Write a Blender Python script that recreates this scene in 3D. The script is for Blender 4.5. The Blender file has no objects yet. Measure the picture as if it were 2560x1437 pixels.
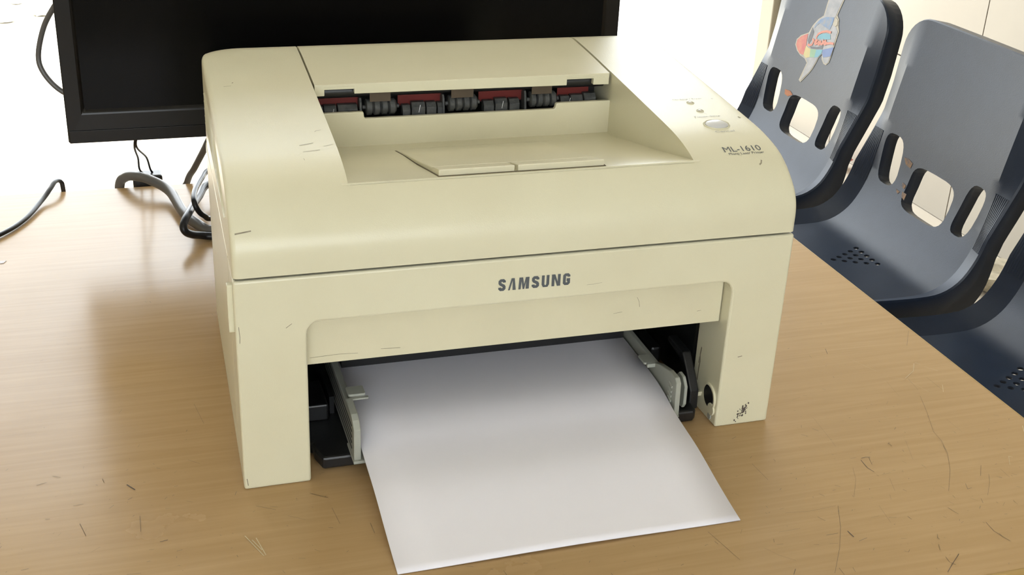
import bpy, bmesh, math, random
from mathutils import Vector, Matrix
from mathutils.geometry import delaunay_2d_cdt
random.seed(4)
SC = bpy.context.scene
COL = SC.collection
# ------------------------------------------------------------------ camera
CAM_R = ((0.95443112, -0.29529420, 0.04315749), (-0.08888654, -0.41933617, -0.90346907), (0.28488667, 0.85846288, -0.42647517))          # rows: image right, image down, forward
CAM_C = Vector((-0.047566, -0.637219, 0.435971))
F_PX = 3088.621
cd = bpy.data.cameras.new('camera'); cam = bpy.data.objects.new('camera', cd); COL.objects.link(cam)
cd.sensor_width = 36.0; cd.lens = 36.0*F_PX/2560.0; cd.clip_start = .01; cd.clip_end = 200
r0, r1, r2 = (Vector(r) for r in CAM_R)
M = Matrix.Identity(4)
for i in range(3):
    M[i][0] = r0[i]; M[i][1] = -r1[i]; M[i][2] = -r2[i]; M[i][3] = CAM_C[i]
cam.matrix_world = M
SC.camera = cam
# ------------------------------------------------------------------ sky, sun, exposure
FLOOR = -.76
w = bpy.data.worlds.new('sky'); SC.world = w; w.use_nodes = True
bg = w.node_tree.nodes['Background']
bg.inputs[0].default_value = (.90, .96, 1.0, 1); bg.inputs[1].default_value = 3.8
sd = bpy.data.lights.new('sun', 'SUN'); sd.energy = 6.0; sd.angle = .0093; sd.color = (1, .95, .86)
sun = bpy.data.objects.new('sun', sd); COL.objects.link(sun); sun.location = (2, 8, 10)
sun.rotation_euler = Vector((-.08, -.27, -1)).to_track_quat('-Z', 'Y').to_euler()
vs = SC.view_settings
vs.view_transform = 'Standard'; vs.look = 'None'; vs.gamma = 1; vs.use_curve_mapping = False
vs.exposure = 1.0

# ------------------------------------------------------------------ helpers
ORG = {}
def tag(o, label=None, cat=None, group=None, kind=None):
    if label: o['label'] = label
    if cat: o['category'] = cat
    if group: o['group'] = group
    if kind: o['kind'] = kind
    return o
def thing(name, loc, label, cat, group=None):
    o = bpy.data.objects.new(name, None); COL.objects.link(o); o.location = loc
    o.empty_display_size = .05
    ORG[o] = Vector(loc)
    return tag(o, label, cat, group)
def obj(name, bm, mat, parent=None, smooth=None, bevel=0, segs=2, origin=None):
    """bm holds world coordinates; origin moves the object's own origin"""
    off = ORG.get(parent, Vector((0, 0, 0))) if parent else Vector(origin or (0, 0, 0))
    bmesh.ops.translate(bm, verts=bm.verts, vec=-off)
    me = bpy.data.meshes.new(name)
    bmesh.ops.recalc_face_normals(bm, faces=bm.faces)
    bm.to_mesh(me); bm.free()
    o = bpy.data.objects.new(name, me); COL.objects.link(o)
    if parent: o.parent = parent
    else: o.location = off
    ORG[o] = off
    if isinstance(mat, (list, tuple)):
        for m in mat: me.materials.append(m)
    elif mat: me.materials.append(mat)
    if smooth is not None:
        me.shade_smooth(); me.set_sharp_from_angle(angle=math.radians(smooth))
    if bevel:
        md = o.modifiers.new('bevel', 'BEVEL'); md.width = bevel; md.segments = segs
        md.limit_method = 'ANGLE'; md.angle_limit = math.radians(40); md.harden_normals = False
    return o
def NB(): return bmesh.new()
def box(bm, x0, x1, y0, y1, z0, z1):
    v = [bm.verts.new(p) for p in ((x0,y0,z0),(x1,y0,z0),(x1,y1,z0),(x0,y1,z0),(x0,y0,z1),(x1,y0,z1),(x1,y1,z1),(x0,y1,z1))]
    for f in ((0,3,2,1),(4,5,6,7),(0,1,5,4),(1,2,6,5),(2,3,7,6),(3,0,4,7)): bm.faces.new([v[i] for i in f])
    return bm
def prism(bm, pts, axis, a, b):
    """extrude a 2-D outline between a and b on the axis; outline coords are the two other axes in xyz order"""
    def P(p, t):
        if axis == 'x': return (t, p[0], p[1])
        if axis == 'y': return (p[0], t, p[1])
        return (p[0], p[1], t)
    A = [bm.verts.new(P(p, a)) for p in pts]; B = [bm.verts.new(P(p, b)) for p in pts]
    n = len(pts)
    bm.faces.new(A); bm.faces.new(B[::-1])
    for i in range(n): bm.faces.new((A[i], B[i], B[(i+1) % n], A[(i+1) % n]))
    return bm
def rrect(x0, x1, y0, y1, r, n=5, corners=(1,1,1,1)):
    out = []
    for k, (cx, cy, a0) in enumerate(((x1-r,y0+r,-90),(x1-r,y1-r,0),(x0+r,y1-r,90),(x0+r,y0+r,180))):
        if not corners[k]:
            out.append(((x1,y0),(x1,y1),(x0,y1),(x0,y0))[k]); continue
        for i in range(n+1):
            a = math.radians(a0+90*i/n); out.append((cx+r*math.cos(a), cy+r*math.sin(a)))
    return out
def cyl(bm, p0, p1, r0, r1=None, n=20, cap=True):
    p0 = Vector(p0); p1 = Vector(p1); r1 = r0 if r1 is None else r1
    d = (p1-p0).normalized(); u = d.orthogonal().normalized(); v = d.cross(u)
    A = []; B = []
    for i in range(n):
        a = 2*math.pi*i/n; c = u*math.cos(a)+v*math.sin(a)
        A.append(bm.verts.new(p0+c*r0)); B.append(bm.verts.new(p1+c*r1))
    for i in range(n): bm.faces.new((A[i], A[(i+1)%n], B[(i+1)%n], B[i]))
    if cap: bm.faces.new(A[::-1]); bm.faces.new(B)
    return bm
def lathe_x(bm, prof, cy, cz, n=20):
    """prof: list of (x, radius) turned about the x axis through (cy, cz)"""
    rings = []
    for x, r in prof:
        rings.append([bm.verts.new((x, cy+r*math.cos(2*math.pi*i/n), cz+r*math.sin(2*math.pi*i/n))) for i in range(n)])
    for A, B in zip(rings, rings[1:]):
        for i in range(n): bm.faces.new((A[i], A[(i+1)%n], B[(i+1)%n], B[i]))
    bm.faces.new(rings[0][::-1]); bm.faces.new(rings[-1])
    return bm
def spline(pts, k=10):
    P = [Vector(p) for p in pts]; P = [P[0]*2-P[1]]+P+[P[-1]*2-P[-2]]
    out = []
    for i in range(1, len(P)-2):
        for j in range(k):
            t = j/k; a, b, c, d = P[i-1:i+3]
            out.append(.5*((2*b)+(c-a)*t+(2*a-5*b+4*c-d)*t*t+(3*b-a-3*c+d)*t**3))
    out.append(P[-2]); return out
def tube(bm, pts, r, n=12, k=10, flat=1.0):
    path = spline(pts, k); s = None; rings = []
    for i, p in enumerate(path):
        d = (path[min(i+1, len(path)-1)]-path[max(i-1, 0)]).normalized()
        if s is None:
            s = d.cross(Vector((0, 0, 1)))
            if s.length < .05: s = d.cross(Vector((0, 1, 0)))
        else: s = s-d*s.dot(d)
        s.normalize(); t = s.cross(d)
        rr = r(i/(len(path)-1)) if callable(r) else r
        rings.append([bm.verts.new(p+s*rr*math.cos(2*math.pi*j/n)+t*rr*flat*math.sin(2*math.pi*j/n)) for j in range(n)])
    for A, B in zip(rings, rings[1:]):
        for j in range(n): bm.faces.new((A[j], A[(j+1)%n], B[(j+1)%n], B[j]))
    bm.faces.new(rings[0][::-1]); bm.faces.new(rings[-1])
    return bm
def stroke2(bm, pts, wd, put):
    """a mitred ribbon along 2-D points, mapped into the scene by put(u, v)"""
    P = [Vector(p) for p in pts]; L = []; Rr = []
    for i, p in enumerate(P):
        d0 = (P[i]-P[i-1]).normalized() if i else None
        d1 = (P[i+1]-P[i]).normalized() if i < len(P)-1 else None
        if d0 is None: d0 = d1
        if d1 is None: d1 = d0
        t = (d0+d1)
        t = t.normalized() if t.length > 1e-6 else d0
        nrm = Vector((-t.y, t.x)); n0 = Vector((-d0.y, d0.x))
        m = wd*.5/max(.45, nrm.dot(n0))
        L.append(bm.verts.new(put(*(p+nrm*m)))); Rr.append(bm.verts.new(put(*(p-nrm*m))))
    for i in range(len(P)-1): bm.faces.new((L[i], Rr[i], Rr[i+1], L[i+1]))
def text_bm(txt, size, put, offset=0.0, shear=0.0, spacing=1.0, width=None):
    cu = bpy.data.curves.new('t', 'FONT'); cu.body = txt; cu.size = size; cu.resolution_u = 4
    cu.offset = offset; cu.shear = shear; cu.space_character = spacing
    o = bpy.data.objects.new('t', cu); COL.objects.link(o)
    dg = bpy.context.evaluated_depsgraph_get(); me = bpy.data.meshes.new_from_object(o.evaluated_get(dg))
    bm = NB(); bm.from_mesh(me)
    bpy.data.objects.remove(o); bpy.data.curves.remove(cu); bpy.data.meshes.remove(me)
    k = 1.0
    if width:
        xs = [v.co.x for v in bm.verts]; k = width/(max(xs)-min(xs)); x0 = min(xs)
        for v in bm.verts: v.co.x = (v.co.x-x0)*k
    for v in bm.verts: v.co = Vector(put(v.co.x, v.co.y))
    return bm
def px_ray(px, py):
    d = r0*((px-1280)/F_PX)+r1*((py-718.5)/F_PX)+r2
    return d
def px_on_z(px, py, z=0.0):
    d = px_ray(px, py); return CAM_C+d*((z-CAM_C.z)/d.z)
def px_on_y(px, py, y):
    d = px_ray(px, py); return CAM_C+d*((y-CAM_C.y)/d.y)

# ------------------------------------------------------------------ materials
MATS = {}
def mat(name, col, rough=.5, spec=.5, var=0.0, vscale=30.0, bump=0.0, bscale=400.0, metal=0.0, coat=0.0, vcol=None, stretch=None):
    m = bpy.data.materials.new(name); m.use_nodes = True
    nt = m.node_tree; b = nt.nodes['Principled BSDF']
    b.inputs['Roughness'].default_value = rough; b.inputs['Specular IOR Level'].default_value = spec
    b.inputs['Metallic'].default_value = metal; b.inputs['Coat Weight'].default_value = coat
    tc = nt.nodes.new('ShaderNodeTexCoord')
    mp = nt.nodes.new('ShaderNodeMapping'); nt.links.new(tc.outputs['Object'], mp.inputs[0])
    if stretch: mp.inputs['Scale'].default_value = stretch
    nz = nt.nodes.new('ShaderNodeTexNoise'); nz.inputs['Scale'].default_value = vscale; nz.inputs['Detail'].default_value = 5
    nt.links.new(mp.outputs[0], nz.inputs['Vector'])
    mx = nt.nodes.new('ShaderNodeMix'); mx.data_type = 'RGBA'
    c2 = vcol or tuple(c*(1-var) for c in col)
    mx.inputs['A'].default_value = (*col, 1); mx.inputs['B'].default_value = (*c2, 1)
    rp = nt.nodes.new('ShaderNodeMapRange'); rp.inputs[1].default_value = .35; rp.inputs[2].default_value = .7
    nt.links.new(nz.outputs['Fac'], rp.inputs[0]); nt.links.new(rp.outputs[0], mx.inputs['Factor'])
    nt.links.new(mx.outputs['Result'], b.inputs['Base Color'])
    if bump:
        n2 = nt.nodes.new('ShaderNodeTexNoise'); n2.inputs['Scale'].default_value = bscale; n2.inputs['Detail'].default_value = 2
        nt.links.new(tc.outputs['Object'], n2.inputs['Vector'])
        bp = nt.nodes.new('ShaderNodeBump'); bp.inputs['Strength'].default_value = bump; bp.inputs['Distance'].default_value = .001
        nt.links.new(n2.outputs['Fac'], bp.inputs['Height']); nt.links.new(bp.outputs[0], b.inputs['Normal'])
    MATS[name] = m
    return m
CREAM = mat('cream_plastic', (.69, .655, .48), .30, .5, .05, 14, .10, 1600, vcol=(.66, .62, .445))
CREAM2 = mat('cream_plastic_tray', (.68, .635, .455), .28, .5, .06, 20, .10, 1600)
GREYP = mat('grey_plastic', (.36, .37, .32), .45, .4, .06, 40, .05, 1500)
BLACKP = mat('black_plastic', (.012, .012, .013), .38, .5, .3, 60, .1, 900)
DARKG = mat('dark_grey_rubber', (.035, .037, .038), .55, .4, .5, 220, .2, 900, vcol=(.075, .075, .07))
REDF = mat('red_film', (.13, .012, .009), .5, .3, .15, 60)
TAN = mat('tan_film', (.09, .065, .042), .5, .3, .2, 60)
INK = mat('grey_ink', (.10, .11, .12), .5, .3, .1, 50)
FAINT = mat('faint_grey_ink', (.42, .42, .40), .5, .3, .1, 50)
SCUFF = mat('scuff', (.33, .29, .21), .7, .2, .4, 300)
GAP_SHADE = mat('gap_shade', (.16, .135, .09), .8, .1, .2, 60)
BUTTON = mat('pearl_button', (.60, .60, .60), .28, .6, .02, 30)
LED = mat('clear_led', (.50, .47, .38), .15, .6, .1, 50)
PAPER = mat('white_paper', (.86, .84, .90), .75, .2, .015, 12, .03, 900)
NAVY = mat('navy_plastic', (.011, .0175, .033), .34, .25, .18, 25, .12, 700)
MONBLK = mat('black_bezel', (.008, .007, .006), .28, .28, .1, 30)
SCREEN = mat('screen_glass', (.003, .003, .003), .16, .12, .1, 5)
CABLEB = mat('black_cable', (.010, .010, .011), .35, .3, .2, 80)
CABLEG = mat('grey_cable', (.10, .095, .09), .38, .5, .15, 60)
STEEL = mat('painted_steel', (.05, .05, .055), .4, .5, .1, 40)
WALLM = mat('wall_plaster', (.66, .60, .48), .8, .2, .06, 3, .1, 60)
TILE = mat('cream_tile', (.36, .325, .27), .55, .3, .05, 2.5, .02, 30, vcol=(.325, .29, .24))
GROUT = mat('grout', (.16, .12, .09), .9, .1, .2, 50)
FLOORM = mat('cement_floor', (.52, .46, .38), .7, .3, .12, 4, .1, 80)
GROUND = mat('pale_ground', (.72, .69, .62), .9, .1, .08, 3)
CEILM = mat('ceiling_paint', (.70, .69, .64), .9, .1, .03, 3)
POST = mat('painted_post', (.24, .22, .17), .6, .2, .08, 8)
def wood():
    m = bpy.data.materials.new('beech_laminate'); m.use_nodes = True
    nt = m.node_tree; b = nt.nodes['Principled BSDF']; b.inputs['Roughness'].default_value = .38
    b.inputs['Specular IOR Level'].default_value = .18
    tc = nt.nodes.new('ShaderNodeTexCoord'); mp = nt.nodes.new('ShaderNodeMapping')
    mp.inputs['Scale'].default_value = (6, 130, 130); nt.links.new(tc.outputs['Object'], mp.inputs[0])
    n1 = nt.nodes.new('ShaderNodeTexNoise'); n1.inputs['Scale'].default_value = 1.6; n1.inputs['Detail'].default_value = 6; n1.inputs['Distortion'].default_value = .6
    nt.links.new(mp.outputs[0], n1.inputs['Vector'])
    cr = nt.nodes.new('ShaderNodeValToRGB')
    cr.color_ramp.elements[0].position = .3; cr.color_ramp.elements[0].color = (.435, .285, .138, 1)
    cr.color_ramp.elements[1].position = .72; cr.color_ramp.elements[1].color = (.485, .328, .170, 1)
    nt.links.new(n1.outputs['Fac'], cr.inputs[0])
    n2 = nt.nodes.new('ShaderNodeTexNoise'); n2.inputs['Scale'].default_value = 9; n2.inputs['Detail'].default_value = 6
    nt.links.new(tc.outputs['Object'], n2.inputs['Vector'])
    mx = nt.nodes.new('ShaderNodeMix'); mx.data_type = 'RGBA'; mx.blend_type = 'MULTIPLY'
    r = nt.nodes.new('ShaderNodeMapRange'); r.inputs[1].default_value = .35; r.inputs[2].default_value = .75; r.inputs[3].default_value = 0; r.inputs[4].default_value = .35
    nt.links.new(n2.outputs['Fac'], r.inputs[0]); nt.links.new(r.outputs[0], mx.inputs['Factor'])
    nt.links.new(cr.outputs[0], mx.inputs['A']); mx.inputs['B'].default_value = (.80, .74, .62, 1)
    nt.links.new(mx.outputs['Result'], b.inputs['Base Color'])
    rr = nt.nodes.new('ShaderNodeMapRange'); rr.inputs[1].default_value = .3; rr.inputs[2].default_value = .8; rr.inputs[3].default_value = .17; rr.inputs[4].default_value = .30
    nt.links.new(n2.outputs['Fac'], rr.inputs[0]); nt.links.new(rr.outputs[0], b.inputs['Roughness'])
    return m
WOOD = wood()
EDGE = mat('table_edge_band', (.42, .27, .09), .4, .4, .15, 30, stretch=(1, 10, 10))
MARKD = mat('dark_scratch', (.11, .09, .08), .7, .2, .3, 200); MARKF = mat('fine_wear', (.24, .18, .11), .7, .2, .4, 200)
MARKL = mat('pale_scratch', (.62, .52, .34), .6, .2, .2, 200)

# ------------------------------------------------------------------ the setting
def struct(name, bm, m, **k): return tag(obj(name, bm, m, **k), kind='structure')
YO = 3.0                                                     # the room is open beyond this line
struct('floor', box(NB(), -3.2, 2.2, -3.2, YO, FLOOR-.1, FLOOR), FLOORM)
g = struct('ground_outside', box(NB(), -25, 25, YO, 45, FLOOR-.1, FLOOR-.001), GROUND)
struct('ceiling', box(NB(), -3.2, 2.3, -3.2, YO, 2.0, 2.12), CEILM)
wr = struct('wall_right', box(NB(), 2.012, 2.16, -3.2, 2.92, FLOOR, 2.0), GROUT)
TW, TH = .60, .368
def tile_mesh(wd, ht):
    bm = NB(); box(bm, -.006, .006, -wd/2, wd/2, -ht/2, ht/2)
    me = bpy.data.meshes.new('tile'); bmesh.ops.recalc_face_normals(bm, faces=bm.faces); bm.to_mesh(me); bm.free(); me.materials.append(TILE); return me
TM = tile_mesh(TW-.004, TH-.004); TMS = tile_mesh(.397, TH-.004); THALF = tile_mesh(TW-.004, .548-.004)
for r in range(8):
    z = FLOOR+TH*(r+.5)
    if z+TH/2 > 2.001: break
    for c in range(-8, 2):
        y = 1.917+TW*(c+.5)
        o = bpy.data.objects.new('tile', TM if c < 1 else TMS)
        if c == 1: y = 1.917+TW+.2
        COL.objects.link(o); o.parent = wr; o.location = (2.006, y, z)
struct('wall_light_block', box(NB(), -3.2, -1.0, YO-.15, YO, FLOOR, 2.0), WALLM)  # unseen wall piece, added to keep light off the printer's left side
struct('wall_left', box(NB(), -3.35, -3.2, -3.2, YO, FLOOR, 2.0), WALLM)
bm = NB()
WX0, WX1, WZ0, WZ1 = -1.8, .8, 0.2, 1.5
box(bm, -3.2, WX0, -3.35, -3.2, FLOOR, 2.0); box(bm, WX1, 2.16, -3.35, -3.2, FLOOR, 2.0)
box(bm, WX0, WX1, -3.35, -3.2, FLOOR, WZ0); box(bm, WX0, WX1, -3.35, -3.2, WZ1, 2.0)
struct('wall_back', bm, WALLM)
# door post at the end of the tiled wall
bm = NB(); prism(bm, [(1.975,2.92),(2.16,2.92),(2.16,3.04),(2.02,3.04),(2.02,3.02),(1.99,3.02),(1.99,3.0),(1.975,3.0)], 'z', FLOOR, 2.0)
struct('trim_1', bm, POST, bevel=.004)


# ------------------------------------------------------------------ table
TX0, TX1, TY0, TY1 = -.72, .5335, -.1835, .534
tb = thing('table', ((TX0+TX1)/2, (TY0+TY1)/2, FLOOR), 'beech laminate table with scratched top carrying the printer', 'table')
obj('tabletop', box(NB(), TX0+.001, TX1-.001, TY0+.002, TY1-.001, -.025, 0), WOOD, tb, bevel=.0008)
bm = NB(); box(bm, TX0, TX1, TY0, TY0+.002, -.025, -.0004)
obj('edge_band', bm, EDGE, tb)
bm = NB(); box(bm, TX1-.001, TX1, TY0+.002, TY1, -.025, -.0004)
obj('edge_band', bm, EDGE, tb)
for x in (TX0+.04, TX1-.065):
    for y in (TY0+.04, TY1-.065):
        obj('leg', box(NB(), x, x+.025, y, y+.025, FLOOR, -.025), STEEL, tb, bevel=.002)
for y in (TY0+.045, TY1-.06):
    obj('apron', box(NB(), TX0+.065, TX1-.065, y, y+.018, -.085, -.025), STEEL, tb)

# ------------------------------------------------------------------ printer
pr = thing('laser_printer', (0, 0, 0), 'cream plastic laser printer with scuffed cover and output tray on top', 'printer')
PW = .352
def taper(bm):
    for v in bm.verts:
        y = max(0, v.co.y); v.co.x = .176+(v.co.x-.176)*(1-.026*y/.2155)
    return bm
PROF = [(0,.1402),(0,.146),(.0001,.152),(.0012,.1585),(.0045,.1655),(.011,.1726),(.020,.1795),(.031,.1850),(.046,.1890),(.064,.1918),(.104,.1955),(.146,.1992),(.171,.2013),(.2,.2038),(.232,.2060),(.246,.2062),(.2545,.2035),(.259,.197),(.2605,.188),(.262,.165),(.262,.1402)]
pts = spline([(0, y, z) for y, z in PROF], 4)
SP = [0.0]
for a, b in zip(pts, pts[1:]): SP.append(SP[-1]+(b-a).length)
def prof_s(s):
    """point and outward normal (y, z) at arc length s of the cover's side profile"""
    s = min(max(s, 0), SP[-1])
    i = 0
    while i < len(SP)-2 and SP[i+1] < s: i += 1
    t = (s-SP[i])/(SP[i+1]-SP[i]); p = pts[i].lerp(pts[i+1], t)
    a = pts[max(i-1, 0)]; b = pts[min(i+2, len(pts)-1)]; d = (b-a).normalized()
    return p.y, p.z, -d.z, d.y          # normal points forward / up
def s_of_y(y):
    i = 0
    for i in range(len(SP)-1):
        if pts[i].y <= y < pts[i+1].y: return SP[i]+(SP[i+1]-SP[i])*(y-pts[i].y)/(pts[i+1].y-pts[i].y)
    return SP[-1]
def tp(x, y): return .176+(x-.176)*(1-.026*max(0, y)/.2155)
def on_cover(x, s, lift=.00025):
    y, z, ny, nz = prof_s(s); return Vector((tp(x, y), y+ny*lift, z+nz*lift))
LIPY = .0245; OX0, OX1 = .0698, .2885
S_LIP = s_of_y(LIPY)
rows = sorted(set([SP[i] for i in range(len(SP))]+[S_LIP]))
RC = .030; RE = .0035
cols = [0, .0003, .0010, .0020, RE]+[RC*k/8 for k in range(2, 9)]+[OX0]
cols = sorted(cols)
right = sorted([PW-c for c in cols[:-1]]+[OX1])
mid = [OX0+(OX1-OX0)*k/6 for k in range(1, 6)]
allc = cols+mid+right
bm = NB(); grid = []
for x in allc:
    e = min(x, PW-x); inset = RE-math.sqrt(max(0, RE*RE-(RE-e)**2)) if e < RE else 0
    yb = .262-(RC-math.sqrt(max(0, RC*RC-(RC-e)**2))) if e < RC else .262
    line = []
    for s in rows:
        y, z, ny, nz = prof_s(s)
        if y > .2 and yb < .262: y = .2+(y-.2)*(yb-.2)/.062
        line.append(bm.verts.new((x, y-ny*inset, max(.1402, z-nz*inset))))
    grid.append(line)
iL = allc.index(OX0); iR = allc.index(OX1); kL = rows.index(S_LIP)
for i in range(len(allc)-1):
    for k in range(len(rows)-1):
        if iL <= i < iR and k >= kL: continue
        bm.faces.new((grid[i][k], grid[i+1][k], grid[i+1][k+1], grid[i][k+1]))
bm.faces.new(grid[0]); bm.faces.new(grid[-1][::-1])
# walls of the output recess
def skirt(vs, zlow):
    low = [bm.verts.new((v.co.x, v.co.y, zlow(v.co))) for v in vs]
    for a, b, c, d in zip(vs, vs[1:], low[1:], low): bm.faces.new((a, b, c, d))
flo = lambda c: min(c.z-.001, .150)
skirt([grid[iL][k] for k in range(kL, len(rows))], lambda c: .1402)
skirt([grid[iR][k] for k in range(kL, len(rows))], lambda c: .1402)
skirt([grid[i][kL] for i in range(iL, iR+1)], lambda c: c.z-.006)
taper(bm)
cover = obj('top_cover', bm, CREAM, pr, smooth=38)
# the ramped output tray inside the recess
FLR = [(.0250,.1832),(.030,.1825),(.047,.1788),(.08,.1715),(.12,.1640),(.148,.1580),(.158,.1566),(.1655,.1565)]
def floor_z(y):
    if y <= FLR[0][0]: return FLR[0][1]
    for (a, za), (b, zb) in zip(FLR, FLR[1:]):
        if y <= b: return za+(zb-za)*(y-a)/(b-a)
    return FLR[-1][1]
bm = NB()
A = [bm.verts.new((OX0-.004, y, z)) for y, z in FLR]; B = [bm.verts.new((OX1+.004, y, z)) for y, z in FLR]
A2 = [bm.verts.new((OX0-.004, y, z-.003)) for y, z in FLR]; B2 = [bm.verts.new((OX1+.004, y, z-.003)) for y, z in FLR]
for i in range(len(FLR)-1):
    bm.faces.new((A[i], B[i], B[i+1], A[i+1])); bm.faces.new((A2[i], A2[i+1], B2[i+1], B2[i]))
    bm.faces.new((A[i], A[i+1], A2[i+1], A2[i])); bm.faces.new((B[i], B2[i], B2[i+1], B[i+1]))
bm.faces.new((A[0], A2[0], B2[0], B[0])); bm.faces.new((A[-1], B[-1], B2[-1], A2[-1]))
taper(bm)
otray = obj('output_tray', bm, CREAM2, pr, smooth=30)
# its back wall, stepped lower in the middle
bm = NB()
prism(bm, [(OX0-.003,.150),(OX1+.003,.150),(OX1+.003,.1803),(.2478,.1803),(.2466,.1793),(.2462,.1768),(.2452,.1760),(.1062,.1760),(.1054,.1766),(.1050,.1800),(.1043,.1808),(OX0-.003,.1808)], 'y', .165, .1685)
taper(bm); obj('recess_wall', bm, CREAM2, pr, bevel=.0006)
# fold-out paper stop lying on the ramp
def ramp_plate(bm, x0, x1, y0, y1, lift, th, n=6):
    T = []; U = []
    for k in range(n+1):
        y = y0+(y1-y0)*k/n; z = floor_z(y)+lift*max(.1, 1-.85*(y-.028)/.118)
        T.append((bm.verts.new((x0, y, z)), bm.verts.new((x1, y, z))))
        U.append((bm.verts.new((x0, y, z-th)), bm.verts.new((x1, y, z-th))))
    for k in range(n):
        bm.faces.new((T[k][0], T[k][1], T[k+1][1], T[k+1][0])); bm.faces.new((U[k][0], U[k+1][0], U[k+1][1], U[k][1]))
        bm.faces.new((T[k][0], T[k+1][0], U[k+1][0], U[k][0])); bm.faces.new((T[k][1], U[k][1], U[k+1][1], T[k+1][1]))
    bm.faces.new((T[0][0], U[0][0], U[0][1], T[0][1])); bm.faces.new((T[-1][0], T[-1][1], U[-1][1], U[-1][0]))
bm = NB(); ramp_plate(bm, .1245, .1715, .028, .044, .0040, .0060); ramp_plate(bm, .1735, .2290, .028, .044, .0040, .0060)
ramp_plate(bm, .1245, .2290, .0441, .146, .0040, .0060)
obj('paper_stop', bm, CREAM2, pr, bevel=.0007)
bm = NB(); ramp_plate(bm, .1238, .2296, .0264, .0282, .0003, .001, 1)
ramp_plate(bm, .2290, .2297, .0282, .110, .0005, .001, 4); ramp_plate(bm, .1238, .1245, .0282, .146, .0005, .001, 4)
obj('stop_gap_shade', bm, GAP_SHADE, pr)  # dark strips on the ramp paint in the shade of the gap round the stop
bm = NB(); ramp_plate(bm, .121, .236, .1500, .1506, .0006, .001, 1); obj('hinge_line', bm, CREAM, pr)
# rear lid
bm = NB()
LX0, LX1 = .0712, .2866
ls = [s for s in rows if s > s_of_y(.165)+1e-5]; ls = [s_of_y(.165)]+ls
lc = [LX0+(LX1-LX0)*k/8 for k in range(9)]
T = [[bm.verts.new((x, prof_s(s)[0], prof_s(s)[1])) for s in ls] for x in lc]
U = [[bm.verts.new((x, prof_s(s)[0]-prof_s(s)[2]*.0035 if k else prof_s(s)[0], prof_s(s)[1]-prof_s(s)[3]*.0035)) for k, s in enumerate(ls)] for x in lc]
for i in range(8):
    for k in range(len(ls)-1):
        bm.faces.new((T[i][k], T[i+1][k], T[i+1][k+1], T[i][k+1])); bm.faces.new((U[i][k], U[i][k+1], U[i+1][k+1], U[i+1][k]))
    bm.faces.new((T[i][0], U[i][0], U[i+1][0], T[i+1][0])); bm.faces.new((T[i][-1], T[i+1][-1], U[i+1][-1], U[i][-1]))
for G in (0, 8):
    for k in range(len(ls)-1): bm.faces.new((T[G][k], T[G][k+1], U[G][k+1], U[G][k]))
taper(bm); lid = obj('rear_lid', bm, CREAM, pr, smooth=38)
bm = NB(); zt = prof_s(s_of_y(.165))[1]-.0002
prism(bm, [(LX0,zt),(LX0,.1929),(.0779,.1930),(.0779,.1988),(.0985,.1988),(.0985,.1938),(.140,.1937),(.2539,.1930),(.2539,.1983),(.2744,.1983),(.2744,.1926),(LX1,.1924),(LX1,zt)], 'y', .1648, .169)
taper(bm); obj('lid_edge', bm, CREAM, pr, bevel=.0004)
for x in (.0925, .2675):
    bm = NB(); box(bm, x, x+.0052, .1675, .1712, .1968, .1990); taper(bm); obj('latch_tab', bm, CREAM2, pr)
# exit mechanism behind the gap
bm = NB(); box(bm, OX0+.0005, OX1-.0005, .196, .20, .150, .199); box(bm, OX0+.0005, OX1-.0005, .169, .198, .150, .174)
obj('exit_housing', bm, BLACKP, pr)
bm = NB(); lathe_x(bm, [(.0755,.0048),(.2835,.0048)], .1757, .1932, 20); box(bm, .0755, .2835, .1757, .19, .1930, .1990)
obj('exit_shaft', bm, BLACKP, pr, smooth=40)
for x0, x1 in ((.0745,.1065),(.1330,.1655),(.1915,.2255),(.2505,.2745)):
    obj('red_strip', box(NB(), x0, x1, .1790, .1800, .180, .1900), REDF, pr)
for x0, x1 in ((.1115,.1260),(.1690,.1850),(.2280,.2430)):
    obj('tan_strip', box(NB(), x0, x1, .1696, .1700, .1862, .1935), TAN, pr)
for x0, x1 in ((.107,.1325),(.1655,.1905),(.2255,.2495)):
    n = 4; step = (x1-x0-.004)/n; p = [(x0,.0015),(x0+.002,.0015)]
    for k in range(n):
        a = x0+.002+k*step
        p += [(a,.0046),(a+.0006,.0056),(a+step-.0014,.0056),(a+step-.0008,.0046),(a+step-.0001,.0040)]
    p += [(x1-.002,.0015),(x1,.0015)]
    bm = NB(); lathe_x(bm, p, .1735, .1815, 20); obj('exit_roller', bm, DARKG, pr, smooth=35)
    bm = NB(); prism(bm, [(.170,.174),(.180,.174),(.180,.1855),(.1765,.1880),(.1735,.1880),(.1720,.1855)], 'x', x0-.0022, x0-.0006)
    obj('roller_bracket', bm, DARKG, pr, bevel=.0003)
for x0, x1, zt in ((.0748,.0800,.1832),(.0805,.0890,.1836),(.0900,.1035,.1838),(.1350,.1405,.1815),(.1415,.1510,.1832),(.1520,.1590,.1828),(.1600,.1635,.1822),(.1935,.2010,.1818),(.2020,.2110,.1830),(.2125,.2200,.1824),(.2510,.2580,.1826),(.2590,.2680,.1830),(.2690,.2780,.1840)):
    bm = NB(); prism(bm, [(.1712,.174),(.178,.174),(.178,zt),(.1738,zt),(.1712,zt-.003)], 'x', x0, x1)
    obj('paper_guide_rib', bm, DARKG, pr, bevel=.0003)
for x in (.0858, .1462, .2065, .2570):
    obj('static_wire', cyl(NB(), (x, .1703, .1768), (x+.0012, .1713, .1818), .00018, n=6), BUTTON, pr)
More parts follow.
